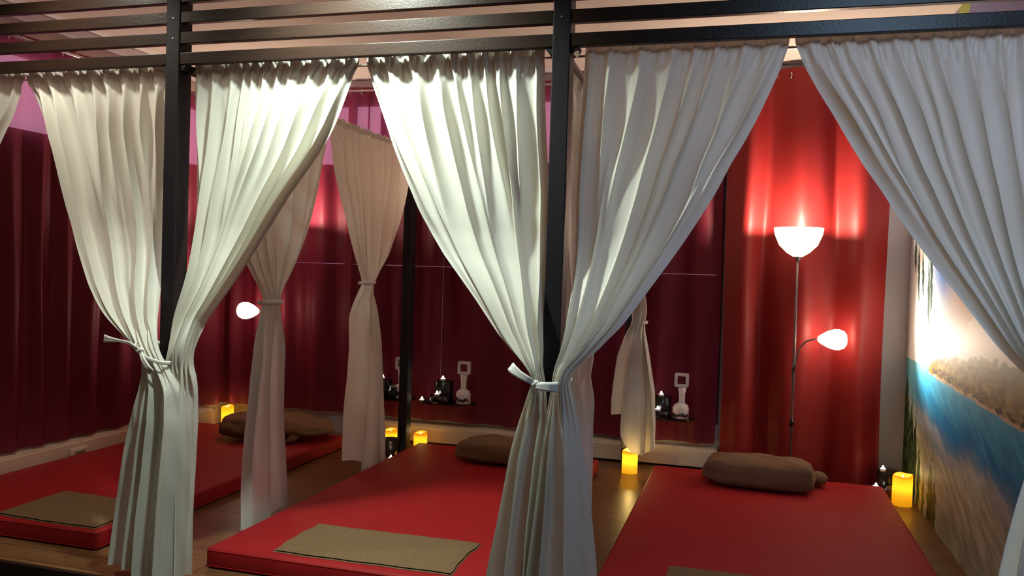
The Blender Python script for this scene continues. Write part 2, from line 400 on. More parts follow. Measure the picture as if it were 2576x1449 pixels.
T5 = [(2.29, 0.123, 0.990), (2.2, 0.162, 0.990), (2.11, 0.214, 0.990), (2.02, 0.271, 0.990), (1.93, 0.322, 0.990), (1.84, 0.376, 0.990), (1.75, 0.439, 0.990), (1.66, 0.496, 0.990), (1.57, 0.558, 0.990), (1.48, 0.622, 0.990), (1.39, 0.688, 0.990), (1.3, 0.749, 0.992), (1.22, 0.804, 0.995), (1.167, 0.849, 1.0), (1.114, 0.900, 1.008), (1.061, 0.935, 1.011), (1.009, 0.945, 1.013), (0.956, 0.935, 1.015), (0.903, 0.923, 1.017), (0.85, 0.911, 1.019), (0.7, 0.877, 1.025), (0.564, 0.852, 1.03), (0.428, 0.83, 1.033), (0.292, 0.815, 1.033), (0.156, 0.805, 1.033), (0.02, 0.80, 1.033)]
T0 = [(2.29, -4.36, -3.424), (2.2, -4.36, -3.457), (2.11, -4.36, -3.497), (2.02, -4.36, -3.554), (1.93, -4.36, -3.605), (1.84, -4.36, -3.656), (1.75, -4.36, -3.711), (1.66, -4.36, -3.767), (1.57, -4.36, -3.823), (1.48, -4.365, -3.877), (1.39, -4.37, -3.931), (1.3, -4.375, -3.995), (1.22, -4.38, -4.057), (1.167, -4.387, -4.11), (1.114, -4.39, -4.19), (1.061, -4.395, -4.27), (1.009, -4.40, -4.285), (0.956, -4.41, -4.275), (0.85, -4.42, -4.23), (0.7, -4.42, -4.21), (0.428, -4.42, -4.17), (0.02, -4.42, -4.144)]
TA = [(2.29, 3.266, 4.541), (2.191, 3.283, 4.518), (2.093, 3.301, 4.48), (1.994, 3.338, 4.444), (1.895, 3.379, 4.412), (1.796, 3.42, 4.379), (1.698, 3.47, 4.342), (1.599, 3.547, 4.294), (1.5, 3.624, 4.235), (1.42, 3.694, 4.18), (1.361, 3.75, 4.128), (1.302, 3.806, 4.07), (1.244, 3.858, 4.008), (1.185, 3.846, 3.999), (1.126, 3.835, 4.02), (1.068, 3.825, 4.034), (1.009, 3.815, 4.041), (0.95, 3.805, 4.046), (0.8, 3.778, 4.055), (0.605, 3.754, 4.072), (0.41, 3.738, 4.093), (0.215, 3.728, 4.117), (0.02, 3.725, 4.137)]
TB = [(2.29, 4.532, 5.80), (2.191, 4.544, 5.79), (2.093, 4.575, 5.775), (1.994, 4.617, 5.739), (1.895, 4.674, 5.695), (1.796, 4.726, 5.642), (1.698, 4.779, 5.585), (1.599, 4.835, 5.517), (1.5, 4.894, 5.443), (1.42, 4.951, 5.344), (1.361, 4.993, 5.239), (1.302, 5.025, 5.15), (1.244, 4.978, 5.178), (1.185, 4.946, 5.208), (1.126, 4.914, 5.234), (1.068, 4.888, 5.254), (1.009, 4.883, 5.274), (0.95, 4.883, 5.295), (0.8, 4.883, 5.339), (0.605, 4.871, 5.388), (0.41, 4.852, 5.414), (0.215, 4.835, 5.435), (0.02, 4.824, 5.454)]

def as_paths_Y(tab, yc):   # panel hanging across the room
    return [(z, a, yc(z), b, yc(z)) for z, a, b in tab]
def as_paths_X(tab, xc):   # panel hanging along the side rod
    return [(z, xc(z), a, xc(z), b) for z, a, b in tab]

def tied_curtain(label, paths, ztie, hem, seed, nf=11, nm=None, nl=None, p=(1.3, 1.6, 1.3), amp=(.011, .024, .009, .034), group='white curtains tied back to the wooden frame', mat='white_cloth', lean=.16):
    """paths: rows (z, ax, ay, bx, by); hem: [(u, z)]; amp: header, body, tie, hem; folds merge downwards"""
    rnd = random.Random(seed)
    nm = nm or max(3, int(nf * .6)); nl = nl or 4
    nu, nv = max(nf * 22, 180), 150
    def bounds(n):
        ws = [rnd.uniform(.6, 1.5) for _ in range(n)]; tot = sum(ws); acc = [0.]
        for w in ws: acc.append(acc[-1] + w / tot)
        acc[-1] = 1.0; return acc
    def merge(acc, n):
        inner = acc[1:-1]; keep = sorted(rnd.sample(range(len(inner)), n - 1)); return [0.] + [inner[k] for k in keep] + [1.]
    bA = bounds(nf); bB = merge(bA, nm); bC = merge(bA, nl) if nl < nf else bA
    aA, aB, aC = ([rnd.uniform(.6, 1.25) for _ in range(len(b))] for b in (bA, bB, bC))
    ph = [rnd.uniform(0, 6) for _ in range(8)]
    def fold(u, acc, am, pw, wob):
        for i in range(len(acc) - 1):
            if u <= acc[i + 1] + 1e-9:
                t = (u - acc[i]) / (acc[i + 1] - acc[i]); a = am[i] * (1 - t) + am[i + 1] * t
                t2 = t + .10 * math.sin(wob + i * 1.7) * math.sin(PI * t)
                r = (.5 - .5 * math.cos(2 * PI * t2)) ** pw
                return a * (2 * r - .9), math.sin(2 * PI * t2) * (acc[i + 1] - acc[i]), i + t
        return 0, 0, 0
    ztop = paths[0][0] + .034
    zs = [ztop - ztop * (j / nv) for j in range(nv + 1)]
    rows = [list(lerp_table(paths, z)) for z in zs]
    for _ in range(2):
        rows = [rows[0]] + [[(a + 2 * b + c) / 4 for a, b, c in zip(rows[i - 1], rows[i], rows[i + 1])] for i in range(1, nv)] + [rows[-1]]
    bm = bmesh.new(); grid = []
    zr = ztop - .052                                   # rod pocket line
    for j, z in enumerate(zs):
        ax, ay, bx, by = rows[j]
        d = Vector((bx - ax, by - ay)); ln = max(d.length, 1e-4); d /= ln
        nrm = Vector((d.y, -d.x))
        fb = sstep(zr - .0, zr - .30, z)
        gB = sstep(zr - .10, zr - .80, z)
        ft = math.exp(-((z - ztie) / .10) ** 2)
        fl = sstep(ztie + .04, ztie - .28, z)
        A = amp[0] + (amp[1] - amp[0]) * fb
        pinch = math.exp(-((z - zr) / .008) ** 2)
        ruf = sstep(zr - .10, zr - .01, z)
        row = []
        for i in range(nu + 1):
            u = i / nu
            f1, s1, c1 = fold(u, bA, aA, p[0], ph[0] + z * 1.3)
            f2, s2, c2 = fold(u, bB, aB, p[1], ph[1] + z * 1.1)
            f3, s3, c3 = fold(u, bC, aC, p[2], ph[2] + z * 1.9)
            up = A * ((1 - gB) * f1 + gB * (.88 * f2 + .12 * f1))
            su = (1 - gB) * s1 + gB * s2
            lo = amp[3] * (.95 * f3 + .05 * f1)
            ti = amp[2] * f1
            dep = up * (1 - fl) + lo * fl
            sl = su * (1 - fl) + s3 * fl
            dep = dep * (1 - ft) + ti * ft
            dep += ruf * (.0060 * math.sin(c1 * 2 * PI * 2.7 + ph[3]) + .0045 * math.sin(c1 * 2 * PI * 4.3 + ph[4] + 70 * (zr - z))) * (1 - .7 * pinch)
            dep += fb * (.0007 * math.sin(u * 43 + z * 21 + ph[5]) + .004 * math.sin(u * 9 - z * 8 + ph[6]))
            bulge = (ft * .030 + fl * .018) * (1 - (2 * u - 1) ** 2)
            uu = min(1.0, max(0.0, u + lean * sl * fb * (1 - .5 * ft)))
            hz = poly(u, hem) if z < ztie else 0
            zz = z if z >= ztie else ztie - (ztie - z) * (ztie - hz) / ztie
            zz += .005 * math.sin(c1 * 2 * PI * 3.1 + ph[7]) * sstep(zr, ztop, z)
            P = Vector((ax, ay)) + d * (ln * uu) + nrm * (dep + bulge)
            row.append(bm.verts.new((P.x, P.y, zz)))
        grid.append(row)
    for a, b in zip(grid, grid[1:]):
        for i in range(nu): bm.faces.new((a[i], b[i], b[i + 1], a[i + 1]))
    o = obj('white_curtain', bm, M[mat], None, True)
    tag(o, label, 'curtain', group)
    return o

def yc_front(lo):
    return lambda z: 3.222 - (3.222 - lo) * sstep(1.60, 1.02, z)
tied_curtain('greenish-white curtain tied to the left post from its left, with the knotted tie sticking out', as_paths_Y(T1, yc_front(3.055)), 1.03, [(0, .06), (.40, .055), (.47, .012), (1, .012)], 11, nf=8, nm=5, nl=4, p=(1.8, 1.8, 1.3), amp=(.012, .034, .009, .034))
tied_curtain('bright white curtain sweeping from the middle gap down left to the left post', as_paths_Y(T2, yc_front(3.105)), 1.03, [(0, .03), (1, .03)], 12, nf=11, nm=6, nl=3, amp=(.012, .031, .009, .034))
tied_curtain('bright white curtain falling from the middle gap right to the centre post', as_paths_Y(T3, yc_front(3.09)), 1.00, [(0, .02), (1, .02)], 13, nf=10, nm=5, nl=3, amp=(.012, .031, .009, .036))
tied_curtain('grey-white curtain sweeping left to the centre post from the right gap', as_paths_Y(T4, yc_front(3.06)), 1.00, [(0, .015), (1, .015)], 14, nf=8, nm=6, nl=3, p=(1.8, 3.4, 1.2), amp=(.011, .026, .009, .036))
tied_curtain('bluish-white curtain at the right edge drawn away over the beach mural', as_paths_Y(T5, yc_front(3.09)), 1.02, [(0, .02), (1, .02)], 15, nf=11, nm=7, nl=4)
tied_curtain('sliver of white curtain at the far left edge beside the left wall', as_paths_Y(T0, yc_front(3.09)), 1.02, [(0, .02), (1, .02)], 16, nf=9)
DXX = PX[1] + .01
tied_curtain('beige-lit curtain hung between left and middle mattress, nearer one, partly behind the front curtain', as_paths_X(TA, lambda z: DXX + .036), 1.20, [(0, .03), (.5, .05), (1, .07)], 21, nf=9, nm=6, nl=3, amp=(.010, .013, .008, .026), group='white curtains between the mattresses')
tied_curtain('peach-lit curtain with knotted waist between left and middle mattress, beside the dark rear post', as_paths_X(TB, lambda z: DXX + .036), 1.315, [(0, .16), (.3, .10), (.45, .02), (1, .05)], 22, nf=9, nm=6, nl=3, amp=(.010, .013, .008, .026), group='white curtains between the mattresses')
EX = PX[2]
TEA = [(2.29, 3.28, 4.53), (1.9, 3.32, 4.46), (1.6, 3.40, 4.40), (1.35, 3.52, 4.36), (1.15, 3.70, 4.32), (1.05, 3.75, 4.32), (.95, 3.72, 4.36), (.75, 3.66, 4.40), (.4, 3.62, 4.39), (.02, 3.60, 4.36)]
tied_curtain('dim brownish curtain behind the centre post curtains, beside the middle mattress', as_paths_X(TEA, lambda z: EX - .05), 1.02, [(0, .03), (.8, .03), (1, .09)], 23, nf=8, nl=3, group='white curtains between the mattresses')
EB = [(2.29, EX, 4.56, EX, 5.80), (1.9, EX, 4.80, EX + .01, 5.80), (1.6, EX + .01, 5.05, EX + .02, 5.80), (1.35, EX - .02, 5.40, EX + .035, 5.79), (1.26, -.775, 5.62, -.685, 5.785), (1.17, -.785, 5.74, -.680, 5.785), (1.08, -.785, 5.775, -.700, 5.785), (1.0, -.815, 5.765, -.690, 5.765), (.9, -.845, 5.755, -.672, 5.755), (.7, -.888, 5.78, -.645, 5.78), (.5, -.906, 5.80, -.618, 5.80), (.2, -.924, 5.81, -.608, 5.81), (.02, -.924, 5.81, -.608, 5.81)]
tied_curtain('short peach-lit curtain knotted at the rear post, hem glowing yellow over a candle', EB, 1.085, [(0, .42), (.15, .44), (.35, .29), (.55, .17), (.7, .15), (1, .20)], 24, nf=7, nl=3, amp=(.012, .022, .010, .050), group='white curtains between the mattresses')

# ------------------------------------------------------------------ ties
def ribbon(bm, pts, w, th=.004, tw=None):
    """flat band along pts, width vector mostly vertical"""
    pts = [Vector(p) for p in pts]; prev = None; n = len(pts)
    for i, p in enumerate(pts):
        wi = w[i] if isinstance(w, (list, tuple)) else w
        d = (pts[min(i + 1, n - 1)] - pts[max(i - 1, 0)]).normalized()
        side = d.cross(Vector((0, -1, 0)))
        if side.length < .1: side = Vector((0, 0, 1))
        side.normalize(); nn = d.cross(side).normalized()
        if tw: 
            q = Matrix.Rotation(tw[i], 3, d); side = q @ side; nn = q @ nn
        ring = [bm.verts.new(p + side * wi / 2 * a + nn * th * b) for a, b in ((-1, -.6), (-.5, -1), (.0, -.5), (.5, -1), (1, -.6), (1, .6), (0, 1.2), (-1, .6))]
        if prev:
            for k in range(8): bm.faces.new((prev[k], prev[(k + 1) % 8], ring[(k + 1) % 8], ring[k]))
        else: bm.faces.new(ring[::-1])
        prev = ring
    bm.faces.new(prev)
def wrap(bm, cx, cy, cz, rx, ry, w, tilt=0., n=36):
    pts = [(cx + rx * math.cos(a), cy + ry * math.sin(a), cz + tilt * math.cos(a)) for a in [2 * PI * i / n for i in range(n)]]
    vs = []
    for (x, y, z) in pts:
        ox, oy = (x - cx) / rx, (y - cy) / ry
        ring = [bm.verts.new((x + ox * .004 * b, y + oy * .004 * b, z + w / 2 * a)) for a, b in ((-1, -.5), (-.5, 1), (0, .3), (.5, 1), (1, -.5), (0, -1))]
        vs.append(ring)
    for i in range(n):
        a, b = vs[i], vs[(i + 1) % n]
        for k in range(6): bm.faces.new((a[k], a[(k + 1) % 6], b[(k + 1) % 6], b[k]))
def knot(bm, c, r):
    g = bmesh.ops.create_uvsphere(bm, u_segments=14, v_segments=10, radius=r)
    for v in g['verts']:
        v.co.x *= 1.25; v.co.y *= .8
        v.co += Vector(c) + Vector((.003 * math.sin(v.co.z * 300), 0, .002 * math.sin(v.co.x * 260)))
def fin(name, label, bm, par_label=None):
    bmesh.ops.recalc_face_normals(bm, faces=bm.faces)
    o = obj(name, bm, M['tie'], None, True)
    md = o.modifiers.new('sub', 'SUBSURF'); md.levels = 1; md.render_levels = 1
    return o
def tie_things():
    # left post tie: long tail out to the left, short tail down right
    t = thing('curtain_tie', 'white fabric tie knotted at the left post, one tail sticking out left', 'curtain tie', (-2.52, 3.0, 1.03), 'white fabric ties around the posts')
    bm = bmesh.new(); wrap(bm, -2.505, 3.075, 1.015, .075, .105, .018, -.045); fin0 = bm
    bmesh.ops.recalc_face_normals(bm, faces=bm.faces); obj('band', bm, M['tie'], t, True)
    bm = bmesh.new(); knot(bm, (-2.50, 2.965, 1.03), .014); obj('knot', bm, M['tie'], t, True)
    bm = bmesh.new()
    ribbon(bm, [(-2.51, 2.962, 1.035), (-2.55, 2.955, 1.062), (-2.60, 2.95, 1.068), (-2.645, 2.948, 1.071), (-2.672, 2.947, 1.073)], [.014, .012, .013, .024, .036])
    bmesh.ops.recalc_face_normals(bm, faces=bm.faces); obj('tail', bm, M['tie'], t, True)
    bm = bmesh.new()
    ribbon(bm, [(-2.495, 2.962, 1.025), (-2.475, 2.952, .995), (-2.45, 2.95, .965), (-2.43, 2.952, .942)], [.016, .022, .024, .03])
    bmesh.ops.recalc_face_normals(bm, faces=bm.faces); obj('tail', bm, M['tie'], t, True)
    # centre post tie
    t = thing('curtain_tie', 'white fabric tie holding both curtains at the centre post, broad short tail to the right', 'curtain tie', (-.74, 2.98, 1.0), 'white fabric ties around the posts')
    bm = bmesh.new(); wrap(bm, -.735, 3.125, 1.003, .082, .135, .014, .0)
    bmesh.ops.recalc_face_normals(bm, faces=bm.faces); obj('band', bm, M['tie'], t, True)
    bm = bmesh.new(); knot(bm, (-.755, 2.968, 1.005), .013); obj('knot', bm, M['tie'], t, True)
    bm = bmesh.new()
    ribbon(bm, [(-.76, 2.965, 1.008), (-.785, 2.96, 1.022), (-.815, 2.963, 1.036), (-.842, 2.972, 1.052), (-.855, 2.985, 1.062)], [.016, .026, .03, .036, .034])
    bmesh.ops.recalc_face_normals(bm, faces=bm.faces); obj('tail', bm, M['tie'], t, True)
    bm = bmesh.new()
    ribbon(bm, [(-.755, 2.965, 1.0), (-.735, 2.958, .997), (-.70, 2.952, .999), (-.665, 2.955, .997)], [.014, .026, .036, .034])
    bmesh.ops.recalc_face_normals(bm, faces=bm.faces); obj('tail', bm, M['tie'], t, True)
    # waist ties further in
    for (lab, c, r, tails) in (
        ('thin white tie around the waist of the nearer curtain between left and middle mattress', (DXX + .03, 3.925, 1.212), (.056, .080), True),
        ('thin white tie around the waist of the curtain beside the dark rear post', (DXX + .03, 5.088, 1.31), (.054, .070), True),
        ('thin white tie at the rear post where the short curtain is knotted', (-.742, 5.835, 1.085), (.056, .080), False)):
        t = thing('curtain_tie', lab, 'curtain tie', c, 'thin ties around the inner curtains')
        bm = bmesh.new(); wrap(bm, c[0], c[1], c[2], r[0], r[1], .022, .004)
        bmesh.ops.recalc_face_normals(bm, faces=bm.faces); obj('band', bm, M['tie'], t, True)
        bm = bmesh.new(); knot(bm, (c[0] + r[0] * .3, c[1] - r[1], c[2]), .011); obj('knot', bm, M['tie'], t, True)
tie_things()

# ------------------------------------------------------------------ red curtains on rods
def red_curtain(label, axis, a, b, pos, ztop, zbot, n, amp, mat, seed, rodz, group, ws=None, shape=1.6):
    """axis 'X': panel runs along X at Y=pos; axis 'Y': along Y at X=pos. sgn points into the room"""
    rnd = random.Random(seed)
    t = thing('red_curtain', label, 'curtain', ((a + b) / 2, pos, zbot) if axis == 'X' else (pos, (a + b) / 2, zbot), group)
    nu, nv = n * 26, 60
    ws = ws or [rnd.uniform(.75, 1.3) for _ in range(n)]; tot = sum(ws); acc = [0]
    for w in ws: acc.append(acc[-1] + w / tot)
    am = [rnd.uniform(.75, 1.2) for _ in range(n + 1)]
    ph = [rnd.uniform(0, 6) for _ in range(4)]
    def F(u, z):
        for i in range(n):
            if u <= acc[i + 1] + 1e-9:
                s = (u - acc[i]) / (acc[i + 1] - acc[i]); aa = am[i] * (1 - s) + am[i + 1] * s
                c = .5 - .5 * math.cos(2 * PI * s + .25 * math.sin(z * 1.7 + i))
                return aa * (c ** shape)
        return 0
    bm = bmesh.new(); g = []
    for j in range(nv + 1):
        z = ztop + (zbot - ztop) * j / nv
        row = []
        k = .55 + .45 * sstep(ztop, ztop - .6, z)
        for i in range(nu + 1):
            u = i / nu
            f = F(u, z) * amp * k + .004 * math.sin(u * n * 13 + z * 2 + ph[0]) + .003 * math.sin(u * 31 + z * 4 + ph[1])
            s = a + (b - a) * u + .006 * math.sin(z * 2.4 + u * 9 + ph[2])
            row.append(bm.verts.new((s, pos - f, z) if axis == 'X' else (pos + f, s, z)))
        g.append(row)
    for p, q in zip(g, g[1:]):
        for i in range(nu): bm.faces.new((p[i], q[i], q[i + 1], p[i + 1]))
    pn = obj('panel', bm, M[mat], t, True)
    for i in range(n):
        for s in (.28, .72):
            u = acc[i] + (acc[i + 1] - acc[i]) * s
            c = a + (b - a) * u; dep = F(u, rodz) * amp * .55
            q = (c, pos - dep, rodz) if axis == 'X' else (pos + dep, c, rodz)
            ax = (1, (1 if s < .5 else -1) * .55, 0) if axis == 'X' else ((1 if s < .5 else -1) * .55, 1, 0)
            bm = bmesh.new(); torus(bm, q, .021, .0045, ax, 18, 6)
            obj('grommet', bm, M['metal'], pn, True)
    return t
RB = 'dark red curtains over the back window'
YC = YB - .07
red_curtain('dark red curtain panel in the left corner behind the floor lamp', 'X', -4.43, -3.07, YC, 2.90, .19, 5, .050, 'red_sheer', 31, 2.862, RB)
red_curtain('dark red curtain panel behind the dark rear post', 'X', -3.10, -1.66, YC + .012, 2.90, .19, 5, .050, 'red_sheer', 32, 2.862, RB)
red_curtain('dark red curtain panel between the two candle shelves', 'X', -1.69, -.215, YC, 2.90, .19, 5, .048, 'red_sheer', 33, 2.862, RB)
red_curtain('bright red floor-length curtain lit by the tall lamp', 'X', -.185, .895, YB - .11, 2.915, .015, 3, .105, 'red_curtain', 36, 2.862, None, ws=(.27, .46, .35), shape=.7)
RL = 'dark red curtains along the left wall'
red_curtain('dark red curtain panel on the left wall, nearer the camera', 'Y', 3.10, 4.62, XL + .045, 2.80, .195, 7, .050, 'red_sheer', 34, 2.765, RL)
red_curtain('dark red curtain panel on the left wall, nearer the corner', 'Y', 4.60, 6.285, XL + .045, 2.80, .195, 6, .050, 'red_sheer', 35, 2.765, RL)
def rod(label, p0, p1):
    t = thing('curtain_pole', label, 'curtain rod', p0)
    pl = obj('pole', T([p0, p1], .010, 14), M['metal'], t, True)
    d = (Vector(p1) - Vector(p0)).normalized()
    for p, s in ((p0, -1), (p1, 1)):
        obj('finial', L([(.0001, 0), (.018, .004), (.020, .014), (.012, .026), (.0001, .03)], p, 16, d * s), M['metal'], pl, True)
    n = 4
    for i in range(n):
        q = Vector(p0).lerp(Vector(p1), (i + .03) / (n - 1) * .94 + .0)
        w = Vector((0, YB, 0)) if abs(d.x) > .5 else None
        e = Vector((q.x, YB, q.z)) if w else Vector((XL, q.y, q.z))
        obj('wall_bracket', T([q, e], .006, 8), M['metal'], t, True)
rod('steel curtain rod along the back wall carrying red curtains', (-4.36, YB - .115, 2.862), (.96, YB - .115, 2.862))
rod('steel curtain rod along the left wall carrying red curtains', (XL + .080, 3.05, 2.765), (XL + .080, 6.30, 2.765))

# ------------------------------------------------------------------ mattresses
def mattress(label, x0, x1, y0, y1, h=.095):
    t = thing('mattress', label, 'mattress', ((x0 + x1) / 2, (y0 + y1) / 2, 0), 'red floor mattresses')
    bm = bmesh.new(); box(bm, x0, x1, y0, y1, 0.001, h, bev=.018, seg=4)
    obj('body', bm, M['red_vinyl'], t, True)
    for z in (.012, h - .012):
        r = .0035; i = .004
        pts = []
        for cx, cy, a0 in ((x1 - .02, y1 - .02, 0), (x0 + .02, y1 - .02, 90), (x0 + .02, y0 + .02, 180), (x1 - .02, y0 + .02, 270)):
            for k in range(5):
                a = math.radians(a0 + k * 22.5); pts.append((cx + .0175 * math.cos(a), cy + .0175 * math.sin(a), z))
        pts.append(pts[0])
        obj('piping', T(pts, r, 8), M['red_vinyl'], t, True)
mattress('red floor mattress along the left wall under a large brown pillow', -4.325, -3.00, 3.285, 5.84)
mattress('red floor mattress in the middle, between the left and centre posts', -2.385, -1.00, 3.285, 5.85)
mattress('red floor mattress on the right, nearest the beach mural', -.605, .868, 3.25, 5.84)

# ------------------------------------------------------------------ towels
def towel(label, x0, x1, y0, y1, seed, rot=0.0):
    rnd = random.Random(seed); t = thing('folded_towel', label, 'towel', ((x0 + x1) / 2, (y0 + y1) / 2, .096), 'folded brown towels on the mattresses')
    cx, cy = (x0 + x1) / 2, (y0 + y1) / 2
    for k, (inset, zb, th) in enumerate(((.0, .0965, .008), (.006, .1045, .009))):
        bm = bmesh.new(); n = 40; m = 24; g = []
        for i in range(n + 1):
            row = []
            for j in range(m + 1):
                u, v = i / n, j / m
                x = x0 + inset + (x1 - x0 - 2 * inset) * u + .006 * math.sin(v * 5 + seed) + .003 * math.sin(v * 17)
                y = y0 + inset + (y1 - y0 - 2 * inset) * v + .007 * math.sin(u * 4 + seed * 2) + .002 * math.sin(u * 23)
                e = min(u, 1 - u, v * .6, (1 - v) * .6) * 14
                z = zb + th * math.sqrt(min(1, e)) + (.0018 * math.sin(u * 9 + v * 4 + seed) + .0012 * math.sin(u * 21 - v * 13)) * min(1, e)
                dx, dy = x - cx, y - cy
                row.append(bm.verts.new((cx + dx * math.cos(rot) - dy * math.sin(rot), cy + dx * math.sin(rot) + dy * math.cos(rot), z)))
            g.append(row)
        for i in range(n):
            for j in range(m): bm.faces.new((g[i][j], g[i + 1][j], g[i + 1][j + 1], g[i][j + 1]))
        ed = [e for e in bm.edges if e.is_boundary]
        r = bmesh.ops.extrude_edge_only(bm, edges=ed)
        for v in r['geom']:
            if isinstance(v, bmesh.types.BMVert): v.co.z = zb
        obj('fold', bm, M['brown_towel'], t, True)
towel('folded brown towel at the foot of the left mattress, partly behind the curtain', -3.67, -3.04, 3.315, 3.775, 1, 0.0)
towel('folded brown towel at the front of the middle mattress, lit and fully visible', -2.075, -1.205, 3.345, 3.780, 2, 0.0)
towel('folded brown towel at the bottom edge of the photo on the right mattress', -.32, .52, 3.375, 3.81, 3, 0.0)

# ------------------------------------------------------------------ pillows
def cushion(bm, c, lx, ly, lz, rot, seed, px=3.2, pz=2.3, dents=1.0, taper=0.0, nu=64, nv=32):
    """super-ellipsoid with dents resting on the mattress; wrinkles"""
    def se(w, m): return math.copysign(abs(w) ** m, w)
    g = []
    for j in range(nv + 1):
        ph = -PI / 2 + PI * j / nv
        row = []
        for i in range(nu):
            th = 2 * PI * i / nu
            x = se(math.cos(ph), 2 / pz) * se(math.cos(th), 2 / px)
            y = se(math.cos(ph), 2 / pz) * se(math.sin(th), 2 / px)
            z = se(math.sin(ph), 2 / pz)
            n = NZ.fractal(Vector((x * 1.3 + seed, y * 1.3, z)), 1., 2., 3) * .10 * dents
            k = 1 + n
            hz = (1 - taper * (x * .5 + .5))
            X, Y, Z = x * lx / 2 * k, y * ly / 2 * k, z * lz / 2 * k * hz
            Z += dents * .008 * math.sin(x * 7 + y * 5 + seed) * max(0, z)
            Zb = -lz / 2 * .82
            if Z < Zb: Z = Zb + (Z - Zb) * .15
            Z = Z - Zb + .012
            Xr = X * math.cos(rot) - Y * math.sin(rot); Yr = X * math.sin(rot) + Y * math.cos(rot)
            row.append(bm.verts.new((c[0] + Xr, c[1] + Yr, c[2] + Z)))
        g.append(row)
    for j in range(nv):
        for i in range(nu):
            bm.faces.new((g[j][i], g[j][(i + 1) % nu], g[j + 1][(i + 1) % nu], g[j + 1][i]))
    bmesh.ops.remove_doubles(bm, verts=bm.verts, dist=.0005)
    return bm
def pillow_left():
    t = thing('brown_pillow', 'large soft brown pillow at the head of the left mattress', 'pillow', (-3.42, 5.56, .096))
    bm = bmesh.new(); cushion(bm, (-3.43, 5.56, .096), .86, .50, .20, .35, 3.0, px=3.0, pz=2.2, dents=1.2, taper=.35)
    obj('cushion', bm, M['brown_velour'], t, True)
    # knotted corner of the slip cover hanging at the front
    bm = bmesh.new()
    pts = []
    tube(bm, [(-3.14, 5.52, .19), (-3.17, 5.45, .165), (-3.20, 5.39, .135), (-3.24, 5.35, .112)], [.012, .022, .028, .008], 12)
    obj('cover_flap', bm, M['brown_velour'], t, True)
pillow_left()
def bolster(label, c, lx, ly, lz, rot, seed, knob):
    t = thing('brown_bolster', label, 'pillow', c, 'brown bolsters')
    bm = bmesh.new(); cushion(bm, c, lx, ly, lz, rot, seed, px=5.5, pz=3.0, dents=.9)
    obj('cushion', bm, M['brown_velour'], t, True)
    if knob:
        bm = bmesh.new()
        g = bmesh.ops.create_uvsphere(bm, u_segments=20, v_segments=14, radius=.055)
        for v in g['verts']:
            v.co.x *= 1.1; v.co.z *= .85
            v.co += Vector(knob)
        obj('rolled_end', bm, M['brown_velour'], t, True)
bolster('brown bolster at the head of the middle mattress, half behind the curtain', (-1.58, 5.47, .096), .68, .30, .175, -.04, 8, None)
bolster('brown bolster at the head of the right mattress', (.085, 5.50, .096), .67, .31, .20, -.03, 5.5, (.455, 5.64, .150))

# ------------------------------------------------------------------ low wall heaters
def heater(label, p0, p1, axis, z0=.02, z1=.165, dep=.12, knob=None):
    """axis X: runs along X at the back wall; axis Y: along Y at the left wall"""
    t = thing('baseboard_heater', label, 'heater', (p0, YB - .05, 0) if axis == 'X' else (XL + .05, p0, 0), 'low cream wall heaters')
    def bx(bm, a, b, d0, d1, za, zb, bev=.0):
        if axis == 'X': box(bm, a, b, YB - d1, YB - d0, za, zb, bev=bev)
        else: box(bm, XL + d0, XL + d1, a, b, za, zb, bev=bev)
    bm = bmesh.new(); bx(bm, p0 + .012, p1 - .012, .0, dep, z0, z1 - .012, .006); obj('body', bm, M['heater'], t)
    bm = bmesh.new()
    for k in range(4):
        d = .012 + k * (dep - .016) / 4
        bx(bm, p0 + .02, p1 - .02, d, d + .014, z1 - .012, z1 - .001, .002)
    obj('grille', bm, M['heater'], t)
    for q in (p0, p1 - .014):
        bm = bmesh.new(); bx(bm, q, q + .014, .0, dep + .004, z0, z1 + .002, .005); obj('end_cap', bm, M['heater'], t)
    n = max(2, int(abs(p1 - p0) / .8))
    for i in range(n):
        q = p0 + .15 + (p1 - p0 - .3) * i / (n - 1)
        bm = bmesh.new(); bx(bm, q, q + .03, .02, .08, 0, z0 + .002); obj('foot', bm, M['heater_slot'], t)
    if knob is not None:
        bm = bmesh.new(); bx(bm, knob - .07, knob + .07, dep, dep + .03, .085, .135, .010); cb = obj('control_box', bm, M['heater'], t)
        bm = bmesh.new(); bx(bm, knob - .045, knob + .045, dep + .03, dep + .036, .095, .115, .004); obj('dial', bm, M['heater_slot'], cb)
heater('long low cream heater at the foot of the left wall', 3.25, 6.09, 'Y', z1=.178, knob=4.57)
heater('low cream heater along the back wall under the candle shelves', -3.05, -.195, 'X', z1=.158, dep=.14)

